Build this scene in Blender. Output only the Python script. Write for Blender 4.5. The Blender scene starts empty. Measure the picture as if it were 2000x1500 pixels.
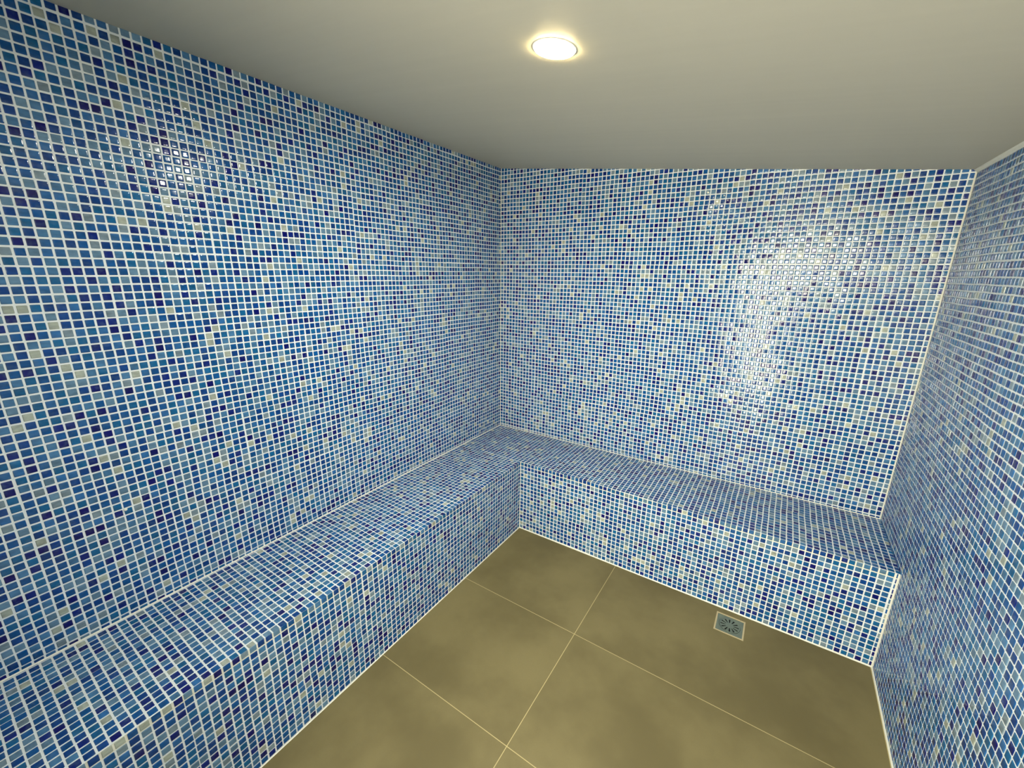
import bpy, bmesh, math, random
from mathutils import Vector, Matrix

# ------------------------------------------------------------------ camera
C = bpy.context.scene.collection
scene = bpy.context.scene
cd = bpy.data.cameras.new('camera'); cam = bpy.data.objects.new('camera', cd); C.objects.link(cam)
cd.sensor_width = 36.0; cd.lens = 804.126 * 36.0 / 2000.0
cd.clip_start = 0.01
cam.location = (1.82199, -2.63072, 1.71946)
cam.rotation_euler = (1.30567, -0.01069, 0.57946)
scene.camera = cam

# ------------------------------------------------------------------ world, exposure
w = bpy.data.worlds.new('world'); scene.world = w; w.use_nodes = True
w.node_tree.nodes['Background'].inputs[0].default_value = (0, 0, 0, 1)
scene.view_settings.view_transform = 'Standard'
scene.view_settings.look = 'None'
scene.view_settings.exposure = 0.08
scene.view_settings.gamma = 1.0
scene.view_settings.use_curve_mapping = False
LAMP_WATT = 27.0
LAMP_COLOR = (0.98, 1.0, 0.92)
DOOR_STRENGTH = 31.0
DOOR_COLOR = (1.0, 0.95, 0.76)

# ------------------------------------------------------------------ dimensions (metres)
W = 2.4051            # left wall x=0, right wall x=W
ZL, ZR = 2.4235, 2.1515   # sloping ceiling: height at the left and at the right wall
SL = (ZR - ZL) / W
YF = -3.15            # front wall, behind the camera
H = 0.5004            # bench height
A, B = 0.5036, 0.4886  # bench depths along the left and the back wall
PITCH = 0.0262
ZROW = 2.4015         # height of one horizontal joint on the walls
T = 0.12
HALF = 0.408          # half a tile, in units of the pitch
def zc(x): return ZL + SL * x

# ------------------------------------------------------------------ helpers
def lin(r, g, b):
    def f(c):
        c /= 255.0
        return c / 12.92 if c <= 0.04045 else ((c + 0.055) / 1.055) ** 2.4
    return (f(r), f(g), f(b), 1.0)

def link(name, bm, mats, parent=None, smooth=False):
    me = bpy.data.meshes.new(name); bm.to_mesh(me); bm.free()
    for m in (mats if isinstance(mats, (list, tuple)) else [mats]): me.materials.append(m)
    if smooth:
        for p in me.polygons: p.use_smooth = True
    o = bpy.data.objects.new(name, me); C.objects.link(o)
    if parent: o.parent = parent
    return o
def struct(o): o['kind'] = 'structure'; return o
def thing(name, label, cat, loc=(0, 0, 0)):
    o = bpy.data.objects.new(name, None); C.objects.link(o); o.location = loc
    o.empty_display_size = 0.1
    o['label'] = label; o['category'] = cat
    return o

def prism(bm, pts, vec, mi=0):
    """extrude polygon pts along vec into a closed solid"""
    vec = Vector(vec)
    a = [bm.verts.new(p) for p in pts]; b = [bm.verts.new(Vector(p) + vec) for p in pts]
    fs = [bm.faces.new(a), bm.faces.new(b[::-1])]
    n = len(pts)
    for i in range(n):
        fs.append(bm.faces.new((a[i], b[i], b[(i + 1) % n], a[(i + 1) % n])))
    for f in fs: f.material_index = mi
    bmesh.ops.recalc_face_normals(bm, faces=fs)
    return fs
def box(bm, x0, x1, y0, y1, z0, z1, mi=0):
    return prism(bm, [(x0, y0, z0), (x1, y0, z0), (x1, y1, z0), (x0, y1, z0)], (0, 0, z1 - z0), mi)

def tile_uv(bm, seed, ox=0.0, oy=0.0, oz=ZROW):
    """uv in tile units, chosen by the face's main axis; seed keeps every surface's colours different"""
    uv = bm.loops.layers.uv.get('UVMap') or bm.loops.layers.uv.new('UVMap')
    bm.normal_update()
    for f in bm.faces:
        n = f.normal
        ax = max(range(3), key=lambda i: abs(n[i]))
        for l in f.loops:
            p = l.vert.co
            if ax == 0: u, v = (p.y - oy), (p.z - oz)
            elif ax == 1: u, v = (p.x - ox), (p.z - oz)
            else: u, v = (p.x - ox), (p.y - oy)
            l[uv].uv = (u / PITCH + 240 * (1 + seed), v / PITCH + 240 * (1 + ax))

# ------------------------------------------------------------------ node helpers
class NT:
    def __init__(s, m):
        s.nt = m.node_tree; s.n = s.nt.nodes; s.l = s.nt.links
    def put(s, sock, v):
        if isinstance(v, bpy.types.NodeSocket): s.l.new(v, sock)
        else: sock.default_value = v
    def m(s, op, a, b=0.0, c=None, clamp=False):
        nd = s.n.new('ShaderNodeMath'); nd.operation = op; nd.use_clamp = clamp
        s.put(nd.inputs[0], a); s.put(nd.inputs[1], b)
        if c is not None: s.put(nd.inputs[2], c)
        return nd.outputs[0]
    def v(s, op, a, b=None, scale=None):
        nd = s.n.new('ShaderNodeVectorMath'); nd.operation = op
        s.put(nd.inputs[0], a)
        if b is not None: s.put(nd.inputs[1], b)
        if scale is not None: s.put(nd.inputs[3], scale)
        return nd.outputs[1] if op in ('LENGTH', 'DISTANCE', 'DOT_PRODUCT') else nd.outputs[0]
    def sep(s, a):
        nd = s.n.new('ShaderNodeSeparateXYZ'); s.put(nd.inputs[0], a); return nd.outputs
    def comb(s, x, y, z):
        nd = s.n.new('ShaderNodeCombineXYZ')
        for i, q in enumerate((x, y, z)): s.put(nd.inputs[i], q)
        return nd.outputs[0]
    def smooth(s, x, lo, hi):
        nd = s.n.new('ShaderNodeMapRange'); nd.interpolation_type = 'SMOOTHSTEP'
        s.put(nd.inputs[0], x); s.put(nd.inputs[1], lo); s.put(nd.inputs[2], hi)
        nd.inputs[3].default_value = 0; nd.inputs[4].default_value = 1
        return nd.outputs[0]
    def white(s, vec):
        nd = s.n.new('ShaderNodeTexWhiteNoise'); nd.noise_dimensions = '3D'; s.put(nd.inputs[0], vec); return nd.outputs
    def noise(s, vec, scale, detail=2.0, rough=0.5):
        nd = s.n.new('ShaderNodeTexNoise'); s.put(nd.inputs['Vector'], vec)
        nd.inputs['Scale'].default_value = scale; nd.inputs['Detail'].default_value = detail; nd.inputs['Roughness'].default_value = rough
        return nd.outputs
    def mix(s, f, a, b, blend='MIX'):
        nd = s.n.new('ShaderNodeMix'); nd.data_type = 'RGBA'; nd.blend_type = blend
        s.put(nd.inputs[0], f); s.put(nd.inputs[6], a); s.put(nd.inputs[7], b); return nd.outputs[2]
    def fmix(s, f, a, b):
        nd = s.n.new('ShaderNodeMix'); nd.data_type = 'FLOAT'
        s.put(nd.inputs[0], f); s.put(nd.inputs[2], a); s.put(nd.inputs[3], b); return nd.outputs[0]

def mat(name, col=(0.8, 0.8, 0.8, 1), rough=0.5, metal=0.0, spec=0.5):
    m = bpy.data.materials.new(name); m.use_nodes = True
    b = m.node_tree.nodes['Principled BSDF']
    b.inputs['Base Color'].default_value = col; b.inputs['Roughness'].default_value = rough
    b.inputs['Metallic'].default_value = metal; b.inputs['Specular IOR Level'].default_value = spec
    return m

GROUT = (0.75, 0.785, 0.79, 1)

def make_mosaic():
    m = mat('blue_glass_mosaic'); N = NT(m); b = N.n['Principled BSDF']
    u = N.n.new('ShaderNodeUVMap'); u.uv_map = 'UVMap'; uv = u.outputs[0]
    px, py, _ = N.sep(uv)
    p = N.comb(px, py, 0.0)
    cell = N.v('FLOOR', p)
    f = N.v('SUBTRACT', N.v('SUBTRACT', p, cell), (0.5, 0.5, 0.0))
    rnd = N.white(N.v('ADD', cell, (0.37, 0.11, 3.3)))
    rnd2 = N.white(N.v('ADD', cell, (7.7, 2.3, 9.1)))
    rnd3 = N.white(N.v('ADD', cell, (1.9, 5.7, 4.4)))
    fx, fy, _ = N.sep(f)
    ax, ay = N.m('ABSOLUTE', fx), N.m('ABSOLUTE', fy)
    half, r = HALF, 0.07
    q = N.v('MAXIMUM', N.comb(N.m('SUBTRACT', ax, half - r), N.m('SUBTRACT', ay, half - r), 0.0), (0, 0, 0))
    d = N.m('SUBTRACT', N.v('LENGTH', q), r)          # < 0 inside the tile
    mask = N.m('SUBTRACT', 1.0, N.smooth(d, -0.012, 0.012))
    # colours
    ramp = N.n.new('ShaderNodeValToRGB'); ramp.color_ramp.interpolation = 'CONSTANT'
    cols = [(0.00, (2, 6, 92)), (0.045, (2, 28, 108)), (0.11, (2, 56, 122)), (0.30, (6, 74, 134)), (0.48, (14, 88, 136)),
            (0.61, (40, 94, 148)), (0.72, (64, 110, 150)), (0.83, (92, 124, 150)), (0.925, (116, 134, 146)), (0.972, (156, 162, 150))]
    e = ramp.color_ramp.elements
    while len(e) > 1: e.remove(e[0])
    e[0].position = 0.0; e[0].color = lin(*cols[0][1])
    for pos, c in cols[1:]:
        k = e.new(pos); k.color = lin(*c)
    N.l.new(rnd[0], ramp.inputs[0])
    # cloudy streaks inside the glass, and a small shift from tile to tile
    st = N.noise(N.v('ADD', N.v('MULTIPLY', p, (1.1, 2.2, 1)), N.v('SCALE', rnd3[1], scale=37.0)), 1.0, 2.0)[0]
    val = N.m('ADD', N.m('MULTIPLY', N.m('SUBTRACT', st, 0.5), 0.9), N.m('ADD', 0.86, N.m('MULTIPLY', rnd2[0], 0.28)))
    tile = N.mix(1.0, ramp.outputs[0], N.comb(val, val, val), 'MULTIPLY')
    mo = N.noise(N.v('ADD', N.v('SCALE', p, scale=1.0), N.v('SCALE', rnd2[1], scale=23.0)), 1.6, 2.0)[0]
    tile = N.mix(N.m('MULTIPLY', N.smooth(mo, 0.45, 0.75), 0.18), tile, lin(92, 118, 134))
    gn = N.noise(uv, 0.9, 3.0)[0]
    gr = N.mix(N.m('MULTIPLY', gn, 0.35), GROUT, (0.68, 0.69, 0.65, 1))
    N.l.new(N.mix(mask, gr, tile), b.inputs['Base Color'])
    N.l.new(N.fmix(mask, 0.75, 0.10), b.inputs['Roughness'])
    N.l.new(N.fmix(mask, 0.2, 0.45), b.inputs['Specular IOR Level'])
    # pillow shape: rounded rim, a little tilt for each tile, soft waviness
    def edge(c, a):
        return N.m('MULTIPLY', N.m('SIGN', c), N.m('ADD', N.m('MULTIPLY', N.m('POWER', N.m('MULTIPLY', a, 1 / half), 5.0), 0.42), N.m('MULTIPLY', a, 0.022)))
    tx, ty, _ = N.sep(N.v('SCALE', N.v('SUBTRACT', rnd3[1], (0.5, 0.5, 0.5)), scale=0.068))
    wx, wy, _ = N.sep(N.v('SCALE', N.v('SUBTRACT', N.noise(N.v('ADD', p, N.v('SCALE', rnd2[1], scale=50.0)), 3.0, 1.0)[1], (0.5, 0.5, 0.5)), scale=0.045))
    nx = N.m('MULTIPLY', mask, N.m('ADD', edge(fx, ax), N.m('ADD', tx, wx)))
    ny = N.m('MULTIPLY', mask, N.m('ADD', edge(fy, ay), N.m('ADD', ty, wy)))
    nv = N.v('NORMALIZE', N.comb(nx, ny, 1.0))
    col = N.v('ADD', N.v('SCALE', nv, scale=0.5), (0.5, 0.5, 0.5))
    nm = N.n.new('ShaderNodeNormalMap'); nm.space = 'TANGENT'; nm.uv_map = 'UVMap'
    N.l.new(col, nm.inputs['Color'])
    N.l.new(nm.outputs[0], b.inputs['Normal'])
    return m

def make_floor():
    m = mat('stoneware_floor'); N = NT(m); b = N.n['Principled BSDF']
    g = N.n.new('ShaderNodeNewGeometry'); P = g.outputs['Position']
    x, y, _ = N.sep(P)
    def line(c, origin, size):
        t = N.m('DIVIDE', N.m('SUBTRACT', c, origin), size)
        k = N.m('SUBTRACT', t, N.m('ROUND', t))
        return N.m('MULTIPLY', N.m('ABSOLUTE', k), size)
    d = N.m('MINIMUM', line(x, 1.1985, 1.2), line(y, -1.0822, 0.5985))
    joint = N.m('SUBTRACT', 1.0, N.smooth(d, 0.0008, 0.0017))
    cell = N.v('FLOOR', N.comb(N.m('DIVIDE', N.m('SUBTRACT', x, 1.1985), 1.2), N.m('DIVIDE', N.m('SUBTRACT', y, -1.0822), 0.5985), 0.5))
    r = N.white(cell)
    n1 = N.noise(N.v('ADD', P, N.v('SCALE', r[1], scale=9.0)), 2.6, 4.0, 0.55)[0]
    n2 = N.noise(P, 160.0, 2.0)[0]
    base = N.mix(N.smooth(n1, 0.3, 0.72), FLOOR_D, FLOOR_L)
    base = N.mix(N.m('MULTIPLY', N.smooth(n2, 0.3, 0.7), 0.10), base, FLOOR_D)
    N.l.new(N.mix(joint, base, FLOOR_J), b.inputs['Base Color'])
    b.inputs['Roughness'].default_value = 0.55
    b.inputs['Specular IOR Level'].default_value = 0.3
    return m
FLOOR_D = lin(103, 93, 60); FLOOR_L = lin(124, 113, 76); FLOOR_J = lin(188, 172, 122)

def make_ceiling():
    m = mat('painted_ceiling'); N = NT(m); b = N.n['Principled BSDF']
    g = N.n.new('ShaderNodeNewGeometry'); P = g.outputs['Position']
    s1 = N.noise(N.v('MULTIPLY', P, (0.8, 22.0, 1.0)), 1.0, 3.0, 0.6)[0]
    s2 = N.noise(P, 3.0, 3.0)[0]
    k = N.m('ADD', N.m('MULTIPLY', s1, 0.28), N.m('MULTIPLY', s2, 0.14))
    N.l.new(N.mix(k, (0.545, 0.515, 0.415, 1), (0.39, 0.37, 0.30, 1)), b.inputs['Base Color'])
    b.inputs['Roughness'].default_value = 0.5
    b.inputs['Specular IOR Level'].default_value = 0.3
    bp = N.n.new('ShaderNodeBump'); bp.inputs['Strength'].default_value = 0.12; bp.inputs['Distance'].default_value = 0.004
    N.l.new(s1, bp.inputs['Height']); N.l.new(bp.outputs[0], b.inputs['Normal'])
    return m

def make_silicone():
    m = mat('cream_sealant', GROUT, 0.5); N = NT(m); b = N.n['Principled BSDF']
    g = N.n.new('ShaderNodeNewGeometry')
    n = N.noise(g.outputs['Position'], 30.0, 2.0)[0]
    N.l.new(N.mix(n, (0.78, 0.78, 0.70, 1), (0.72, 0.69, 0.56, 1)), b.inputs['Base Color'])
    return m

MOSAIC = make_mosaic(); FLOOR = make_floor(); CEIL = make_ceiling(); SEAL = make_silicone()
PLASTER = mat('wall_core', (0.6, 0.58, 0.53, 1), 0.9)

# ------------------------------------------------------------------ room shell
RELIEF = 0.0014
BACK = 0.0025         # the grout bed behind the tiles
def skin(seed, org, U, V, Nrm, ur, vr, clips=()):
    """mosaic skin as one connected relief: tiles stand RELIEF proud of the joints.
    org: a point where two joints cross; U, V, Nrm: axes; ur, vr: range of tile numbers; clips: (point, outward normal)"""
    rng = random.Random(seed)
    org, U, V, Nrm = map(Vector, (org, U, V, Nrm))
    ph = [rng.uniform(0, 6.28) for _ in range(8)]
    def wob(i, j):
        return (0.035 * math.sin(j * 0.23 + ph[0]) + 0.030 * math.sin(i * 0.31 + j * 0.11 + ph[1]) + 0.02 * math.sin(j * 0.71 + ph[4]),
                0.035 * math.sin(i * 0.19 + ph[2]) + 0.030 * math.sin(j * 0.27 - i * 0.13 + ph[3]) + 0.02 * math.sin(i * 0.63 + ph[5]))
    sh = {}
    verts, uvs, faces = [], [], []
    nu, nv = ur[1] - ur[0], vr[1] - vr[0]
    IN = HALF - 0.03
    su, sv = 240 * (1 + seed), 240 * (3 + seed)
    for b in range(nv):
        for a in range(nu):
            i, j = ur[0] + a, vr[0] + b
            k = (i // 12, j // 12)
            if k not in sh: sh[k] = (rng.uniform(-.05, .05), rng.uniform(-.05, .05))
            w = wob(i, j)
            cx = i + .5 + w[0] + sh[k][0] + rng.uniform(-.018, .018)
            cy = j + .5 + w[1] + sh[k][1] + rng.uniform(-.018, .018)
            h = rng.uniform(-0.0002, 0.0002)
            for q, d in ((HALF, -RELIEF), (IN, h)):
                for sx, sy in ((-1, -1), (1, -1), (1, 1), (-1, 1)):
                    verts.append(org + U * ((cx + sx * q) * PITCH) + V * ((cy + sy * q) * PITCH) + Nrm * d)
                    uvs.append((su + i + .5 + sx * q, sv + j + .5 + sy * q))
            o = 8 * (b * nu + a)
            faces.append((o + 4, o + 5, o + 6, o + 7))
            for e in range(4):
                g = (e + 1) % 4
                faces.append((o + e, o + g, o + 4 + g, o + 4 + e))
            if a + 1 < nu:
                r = o + 8; faces.append((o + 1, r, r + 3, o + 2))
            if b + 1 < nv:
                t = o + 8 * nu; faces.append((o + 3, o + 2, t + 1, t))
                if a + 1 < nu: faces.append((o + 2, r + 3, t + 8, t + 1))
    me = bpy.data.meshes.new('skin')
    me.from_pydata([tuple(v) for v in verts], [], faces)
    lay = me.uv_layers.new(name='UVMap')
    vi = [0] * len(me.loops); me.loops.foreach_get('vertex_index', vi)
    flat = []
    for x in vi: flat += uvs[x]
    lay.data.foreach_set('uv', flat)
    bm = bmesh.new(); bm.from_mesh(me); bpy.data.meshes.remove(me)
    if U.cross(V).dot(Nrm) < 0: bmesh.ops.reverse_faces(bm, faces=bm.faces)
    for pt, no in clips:
        bmesh.ops.bisect_plane(bm, geom=bm.verts[:] + bm.edges[:] + bm.faces[:], dist=1e-6, plane_co=pt, plane_no=no, clear_outer=True)
    return bm
NT_ = lambda d: int(math.ceil(d / PITCH)) + 1
# left wall, with the small blob of dried grout on one tile
bm = skin(1, (0, 0, ZROW), (0, 1, 0), (0, 0, 1), (1, 0, 0), (-NT_(-YF), 1), (-NT_(ZROW), 2),
          [((0, 0, 0), (0, 1, 0)), ((0, YF, 0), (0, -1, 0)), ((0, 0, 0), (0, 0, -1)), ((0, 0, ZL), (0, 0, 1))])
box(bm, -T, -BACK, YF, 0, 0, ZL, 1)
bb = bmesh.ops.create_icosphere(bm, subdivisions=2, radius=0.0055, matrix=Matrix.Translation((0.001, -2.2997, 0.9044)) @ Matrix.Diagonal((0.6, 1, 1, 1)))
for v in bb['verts']:
    for f in v.link_faces: f.material_index = 1
struct(link('wall_left', bm, [MOSAIC, SEAL]))

bm = skin(3, (0, 0, ZROW), (1, 0, 0), (0, 0, 1), (0, -1, 0), (-1, NT_(W)), (-NT_(ZROW), 2),
          [((0, 0, 0), (-1, 0, 0)), ((W, 0, 0), (1, 0, 0)), ((0, 0, 0), (0, 0, -1)), ((0, 0, ZL), (-SL, 0, 1))])
prism(bm, [(0, BACK, 0), (W, BACK, 0), (W, BACK, ZR), (0, BACK, ZL)], (0, T, 0), 1)
struct(link('wall_back', bm, [MOSAIC, SEAL]))
bm = skin(5, (W, 0, ZROW), (0, 1, 0), (0, 0, 1), (-1, 0, 0), (-NT_(-YF), 1), (-NT_(ZROW), -7),
          [((0, 0, 0), (0, 1, 0)), ((0, YF, 0), (0, -1, 0)), ((0, 0, 0), (0, 0, -1)), ((0, 0, ZR), (0, 0, 1))])
box(bm, W + BACK, W + T, YF, 0, 0, ZR, 1)
struct(link('wall_right', bm, [MOSAIC, SEAL]))

DX0, DX1, DZ1 = 1.36, 2.37, 2.13      # deep doorway behind the camera
DEPTH = 0.44  # reveal made deep to shade the near left wall from the door light
bm = bmesh.new()
prism(bm, [(-T, YF, 0), (DX0, YF, 0), (DX0, YF, zc(DX0)), (-T, YF, zc(-T))], (0, -DEPTH, 0))
prism(bm, [(DX0, YF, DZ1), (DX1, YF, DZ1), (DX1, YF, zc(DX1)), (DX0, YF, zc(DX0))], (0, -DEPTH, 0))
prism(bm, [(DX1, YF, 0), (W + T, YF, 0), (W + T, YF, zc(W + T)), (DX1, YF, zc(DX1))], (0, -DEPTH, 0))
tile_uv(bm, 6)
struct(link('wall_front', bm, MOSAIC))

# ceiling: rises from right to left, with a round cut-out for the lamp
LX, LY = 1.2137, -1.5088
LR = 0.0556
def ceiling_mesh():
    bm = bmesh.new()
    x0, x1, y0, y1 = -T, W + T, YF - DEPTH, T
    n = 48
    ring, outer = [], []
    for i in range(n):
        a = 2 * math.pi * i / n + math.pi / 4
        ca, sa = math.cos(a), math.sin(a)
        ring.append((LX + LR * ca, LY + LR * sa))
        t = 1e9
        if ca > 1e-9: t = min(t, (x1 - LX) / ca)
        if ca < -1e-9: t = min(t, (x0 - LX) / ca)
        if sa > 1e-9: t = min(t, (y1 - LY) / sa)
        if sa < -1e-9: t = min(t, (y0 - LY) / sa)
        outer.append((LX + t * ca, LY + t * sa))
    # make sure the four corners are covered
    pts = []
    corners = [(x1, y1), (x0, y1), (x0, y0), (x1, y0)]
    def sheet(dz):
        R = [bm.verts.new((p[0], p[1], zc(p[0]) + dz)) for p in ring]
        O = [bm.verts.new((p[0], p[1], zc(p[0]) + dz)) for p in outer]
        K = [bm.verts.new((p[0], p[1], zc(p[0]) + dz)) for p in corners]
        for i in range(n):
            j = (i + 1) % n
            seq = [R[i], O[i]]
            p, q = outer[i], outer[j]
            if abs(p[0] - q[0]) > 1e-6 and abs(p[1] - q[1]) > 1e-6:
                for k, c in enumerate(corners):
                    if (abs(c[0] - p[0]) < 1e-6 or abs(c[1] - p[1]) < 1e-6) and (abs(c[0] - q[0]) < 1e-6 or abs(c[1] - q[1]) < 1e-6):
                        seq.append(K[k])
            seq += [O[j], R[j]]
            bm.faces.new(seq)
        return R
    lo = sheet(0.0); hi = sheet(0.10)
    for i in range(n):
        bm.faces.new((lo[i], lo[(i + 1) % n], hi[(i + 1) % n], hi[i]))
    bmesh.ops.remove_doubles(bm, verts=bm.verts, dist=1e-6)
    for v in [v for v in bm.verts if not v.link_faces]: bm.verts.remove(v)
    edges = [e for e in bm.edges if e.is_boundary]
    bmesh.ops.bridge_loops(bm, edges=edges)
    bmesh.ops.recalc_face_normals(bm, faces=bm.faces)
    return bm
struct(link('ceiling', ceiling_mesh(), CEIL))

# floor slab with a square pocket for the drain
GX0, GX1, GY0, GY1 = 1.7665, 1.8995, -0.6625, -0.5300
bm = bmesh.new()
xs = [-T, GX0, GX1, W + T]; ys = [YF - DEPTH, GY0, GY1, T]
for i in range(3):
    for j in range(3):
        if i == 1 and j == 1: continue
        box(bm, xs[i], xs[i + 1], ys[j], ys[j + 1], -0.12, 0.0)
bmesh.ops.remove_doubles(bm, verts=bm.verts, dist=1e-6)
bad = {}
for f in list(bm.faces):
    key = tuple(sorted(v.index for v in f.verts)) if False else tuple(round(c, 4) for c in f.calc_center_median())
    bad.setdefault(key, []).append(f)
bmesh.ops.delete(bm, geom=[f for fs in bad.values() if len(fs) > 1 for f in fs], context='FACES_ONLY')
bmesh.ops.recalc_face_normals(bm, faces=bm.faces)
struct(link('floor', bm, FLOOR))

# ------------------------------------------------------------------ sealant beads (trim)
def bead(name, p0, p1, d1, d2, r=0.006):
    """fillet of sealant in a corner from p0 to p1; d1 and d2 point along the two faces"""
    bm = bmesh.new(); p0, p1, d1, d2 = map(Vector, (p0, p1, d1, d2))
    prof = [Vector((0, 0, 0)), d1 * r]
    for k in range(1, 4):
        a = math.pi / 2 * k / 4
        prof.append((d1 + d2) * r - (d1 * math.sin(a) + d2 * math.cos(a)) * r * 0.8 - (d1 + d2) * r * 0.0 )
    prof.append(d2 * r)
    prof = [prof[0], prof[1]] + prof[2:5] + [prof[5]]
    prism(bm, [p0 + q for q in prof], p1 - p0)
    return struct(link(name, bm, SEAL))
X, Y, Z = Vector((1, 0, 0)), Vector((0, 1, 0)), Vector((0, 0, 1))
bead('trim_1', (A, -B, 0), (W, -B, 0), -Y, Z, 0.005)          # back bench to floor
bead('trim_2', (A, -B, 0), (A, YF, 0), X, Z, 0.0035)           # left bench to floor
bead('trim_3', (0, 0, H), (0, YF, H), X, Z, 0.004)            # left wall to seat
bead('trim_4', (0, 0, H), (W, 0, H), -Y, Z, 0.004)            # back wall to seat
bead('trim_5', (W, -B, 0), (W, YF, 0), -X, Z, 0.005)          # right wall to floor
bead('trim_6', (W, 0, H), (W, 0, ZR), -X, -Y, 0.005)          # back right corner
bead('trim_7', (W, -B, 0), (W, -B, H), -X, -Y, 0.006)         # bench end to right wall
bead('trim_8', (0, 0, H), (0, 0, ZL), X, -Y, 0.0035)          # back left corner
bead('trim_9', (W, 0, ZR), (W, YF, ZR), -X, -Z, 0.012)        # right wall to ceiling

# ------------------------------------------------------------------ L-shaped bench
bench = thing('bench', 'built-in L-shaped bench covered in blue mosaic along the left and back walls', 'bench', (0, 0, 0))
ST = 0.028
e = 0.0006
bm = skin(7, (A, -B, H), (1, 0, 0), (0, 1, 0), (0, 0, 1), (-NT_(A), NT_(W - A)), (-NT_(-YF - B), NT_(B)),
          [((e, 0, 0), (-1, 0, 0)), ((W - e, 0, 0), (1, 0, 0)), ((0, -e, 0), (0, 1, 0)), ((0, YF + e, 0), (0, -1, 0))])
for co, no in (((A, 0, 0), (1, 0, 0)), ((0, -B, 0), (0, 1, 0))):
    bmesh.ops.bisect_plane(bm, geom=bm.verts[:] + bm.edges[:] + bm.faces[:], dist=1e-6, plane_co=co, plane_no=no)
def out(f):
    c = f.calc_center_median(); return c.x > A and c.y < -B
bmesh.ops.delete(bm, geom=[f for f in bm.faces if out(f)], context='FACES')
k = 0.0012
prism(bm, [(x, y, H - ST) for x, y in [(e, -e), (e, YF + e), (A - k, YF + e), (A - k, -B + k), (W - e, -B + k), (W - e, -e)]], (0, 0, ST - BACK), 1)
link('seat', bm, [MOSAIC, SEAL], bench)
bm = skin(9, (A, -B, H), (0, 1, 0), (0, 0, 1), (1, 0, 0), (-NT_(-YF - B), 1), (-NT_(H), 1),
          [((0, -B, 0), (0, 1, 0)), ((0, YF + e, 0), (0, -1, 0)), ((0, 0, 0), (0, 0, -1)), ((0, 0, H), (0, 0, 1))])
box(bm, e, A - BACK, YF + e, -B, 0, H - ST, 1)
link('riser', bm, [MOSAIC, SEAL], bench)
bm = skin(11, (A, -B, H), (1, 0, 0), (0, 0, 1), (0, -1, 0), (-1, NT_(W - A)), (-NT_(H), 1),
          [((A, 0, 0), (-1, 0, 0)), ((W - e, 0, 0), (1, 0, 0)), ((0, 0, 0), (0, 0, -1)), ((0, 0, H), (0, 0, 1))])
box(bm, e, W - e, -B + BACK, -e, 0, H - ST, 1)
link('riser', bm, [MOSAIC, SEAL], bench)

# ------------------------------------------------------------------ recessed ceiling light
def lathe(bm, prof, n=48, mi=0, close=False):
    rings = []
    for r, z in prof:
        if r < 1e-6: rings.append([bm.verts.new((0, 0, z))])
        else: rings.append([bm.verts.new((r * math.cos(2 * math.pi * i / n), r * math.sin(2 * math.pi * i / n), z)) for i in range(n)])
    segs = list(zip(rings, rings[1:]))
    if close: segs.append((rings[-1], rings[0]))
    for a, b in segs:
        for i in range(n):
            j = (i + 1) % n
            if len(a) == 1 and len(b) == 1: continue
            if len(a) == 1: vs = (a[0], b[j], b[i])
            elif len(b) == 1: vs = (a[i], a[j], b[0])
            else: vs = (a[i], a[j], b[j], b[i])
            f = bm.faces.new(vs); f.material_index = mi
    bmesh.ops.recalc_face_normals(bm, faces=bm.faces)

def emit(name, col, strength):
    m = bpy.data.materials.new(name); m.use_nodes = True; nt = m.node_tree
    nt.nodes.remove(nt.nodes['Principled BSDF'])
    e = nt.nodes.new('ShaderNodeEmission'); e.inputs[0].default_value = (*col, 1); e.inputs[1].default_value = strength
    nt.links.new(e.outputs[0], nt.nodes['Material Output'].inputs[0])
    return m

LZ = zc(LX)
lamp = thing('ceiling_light', 'small round recessed ceiling light glowing warm white', 'light', (LX, LY, LZ))
lamp.scale = (0.93, 0.93, 0.93)
lamp.rotation_euler = (0, -math.atan(SL), 0)
bm = bmesh.new()   # bezel: sleeve up into the cut-out and a thin flange under the ceiling
lathe(bm, [(0.0585, 0.04), (0.0585, 0.0), (0.0635, -0.0002), (0.0635, -0.0014), (0.0585, -0.0018), (0.0535, -0.0018), (0.0535, 0.04)], close=True)
link('bezel', bm, mat('white_bezel', (0.85, 0.83, 0.76, 1), 0.35), lamp, True)
bm = bmesh.new()   # added glowing ring, proud of the ceiling, to throw a bloom-like halo
lathe(bm, [(0.0535, 0.004), (0.0575, -0.0018), (0.0575, -0.0042), (0.0560, -0.0052), (0.0525, -0.0052), (0.0515, -0.0042), (0.0515, 0.004)], close=True)
link('halo_ring', bm, emit('added_halo_glow', (1.0, 0.80, 0.40), 150.0), lamp, True)['label'] = 'added glowing ring for the warm halo around the lamp'
bm = bmesh.new()
lathe(bm, [(0.0, 0.004), (0.051, 0.004), (0.051, 0.010), (0.0, 0.010)])
link('lens', bm, emit('frosted_lamp_lens', LAMP_COLOR, 30.0), lamp)
ld = bpy.data.lights.new('lamp_light', 'AREA'); ld.shape = 'DISK'; ld.size = 0.10
ld.energy = LAMP_WATT; ld.color = LAMP_COLOR
lo = bpy.data.objects.new('lamp_light', ld); C.objects.link(lo); lo.parent = lamp; lo.location = (0, 0, 0.003)

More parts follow.
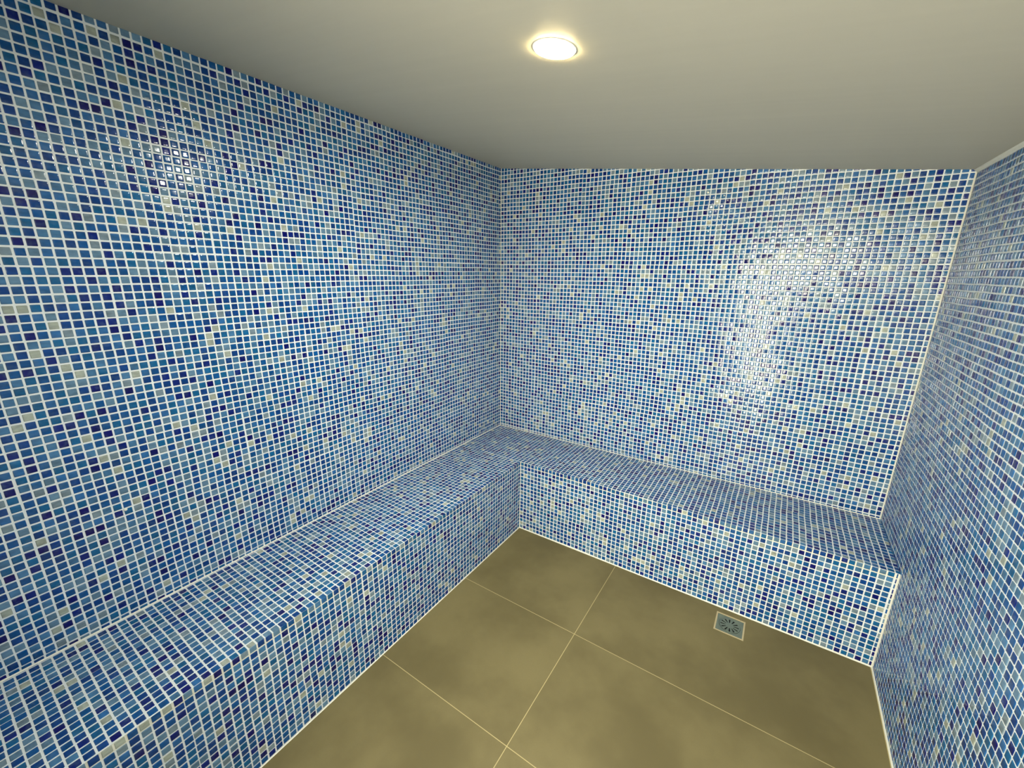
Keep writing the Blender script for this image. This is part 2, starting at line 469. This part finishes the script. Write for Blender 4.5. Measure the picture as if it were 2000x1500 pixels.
# ------------------------------------------------------------------ floor drain
STEEL = mat('brushed_steel', (0.25, 0.29, 0.23, 1), 0.33, 0.8)
N = NT(STEEL); sb = N.n['Principled BSDF']; g = N.n.new('ShaderNodeNewGeometry')
N.l.new(N.fmix(N.noise(g.outputs['Position'], 60.0, 3.0)[0], 0.22, 0.5), sb.inputs['Roughness'])
DARK = mat('drain_cup', (0.006, 0.006, 0.005, 1), 0.6)
gx, gy = (GX0 + GX1) / 2, (GY0 + GY1) / 2; hw = (GX1 - GX0) / 2; hh = (GY1 - GY0) / 2
drain = thing('floor_drain', 'square steel floor drain with a round slotted grate, set beside the back bench', 'drain', (gx, gy, 0))
bm = bmesh.new()     # pale surround of grout and metal lip
for (x0, x1, y0, y1) in ((-hw, -hw + .007, -hh, hh), (hw - .007, hw, -hh, hh), (-hw + .007, hw - .007, -hh, -hh + .007), (-hw + .007, hw - .007, hh - .007, hh)):
    box(bm, x0, x1, y0, y1, -0.03, 0.0012)
link('rim', bm, mat('pale_drain_rim', lin(186, 170, 132), 0.6), drain)
bm = bmesh.new()     # square plate with a round opening
n = 48; R0 = 0.0485; q = hw - .007; qy = hh - .007
for z, flip in ((-0.0005, False), (-0.004, True)):
    ring = []; out = []
    for i in range(n):
        a = 2 * math.pi * i / n + math.pi / 4
        ca, sa = math.cos(a), math.sin(a); t = min(q / max(abs(ca), 1e-9), qy / max(abs(sa), 1e-9))
        ring.append(bm.verts.new((R0 * ca, R0 * sa, z))); out.append(bm.verts.new((t * ca, t * sa, z)))
    for i in range(n): bm.faces.new((ring[i], out[i], out[(i + 1) % n], ring[(i + 1) % n]))
    if not flip: top = (ring, out)
    else:
        for a, b in zip(top, (ring, out)):
            for i in range(n): bm.faces.new((a[i], a[(i + 1) % n], b[(i + 1) % n], b[i]))
bmesh.ops.recalc_face_normals(bm, faces=bm.faces)
link('plate', bm, STEEL, drain)
bm = bmesh.new()     # round grate: 12 radial slots
n = 72; radii = [0.0, 0.012, 0.018, 0.042, 0.0475]
zz = [-0.0012, -0.0014, -0.0018, -0.0022, -0.0006]
V = [[bm.verts.new((r * math.cos(2 * math.pi * i / n), r * math.sin(2 * math.pi * i / n), z)) for i in range(n)] if r > 0 else [bm.verts.new((0, 0, z))] for r, z in zip(radii, zz)]
for k in range(4):
    for i in range(n):
        j = (i + 1) % n
        if k == 2 and i % 6 in (0, 1): continue
        if k == 0: bm.faces.new((V[0][0], V[1][i], V[1][j]))
        else: bm.faces.new((V[k][i], V[k + 1][i], V[k + 1][j], V[k][j]))
bmesh.ops.recalc_face_normals(bm, faces=bm.faces)
gr = link('grate', bm, STEEL, drain)
md = gr.modifiers.new('thickness', 'SOLIDIFY'); md.thickness = 0.002; md.offset = -1
bm = bmesh.new()
lathe(bm, [(0.0, -0.06), (0.046, -0.06), (0.046, -0.0045), (0.0475, -0.0045), (0.0475, -0.062), (0.0, -0.062)])
link('cup', bm, DARK, drain)

# ------------------------------------------------------------------ door behind the camera: added glowing L pane stands for the lit room outside
bm = bmesh.new()
P0, ZT = 1.78, 1.58
yd0, yd1 = YF - DEPTH + 0.005, YF - DEPTH + 0.045
box(bm, DX0, DX0 + .05, yd0, yd1, 0, DZ1)
box(bm, DX0 + .05, DX1, yd0, yd1, DZ1 - .03, DZ1)
box(bm, P0, DX1, yd0, yd1, 0, ZT)  # unseen panel added to block light, standing in for a person here
box(bm, DX1 - .03, DX1, yd0, yd1, ZT, DZ1 - .03)
box(bm, DX0 + .05, P0, yd0, yd1, 0, 0.06)
door = struct(link('door_mask_1', bm, mat('door_mask_grey', (0.25, 0.24, 0.22, 1), 0.5)))
bm = bmesh.new()
box(bm, DX0 + .05, P0, yd0 + .015, yd1 - .015, 0.06, DZ1 - .03)
box(bm, P0, DX1 - .03, yd0 + .015, yd1 - .015, ZT, DZ1 - .03)
link('glow_pane', bm, emit('added_doorway_glow', DOOR_COLOR, DOOR_STRENGTH), door)
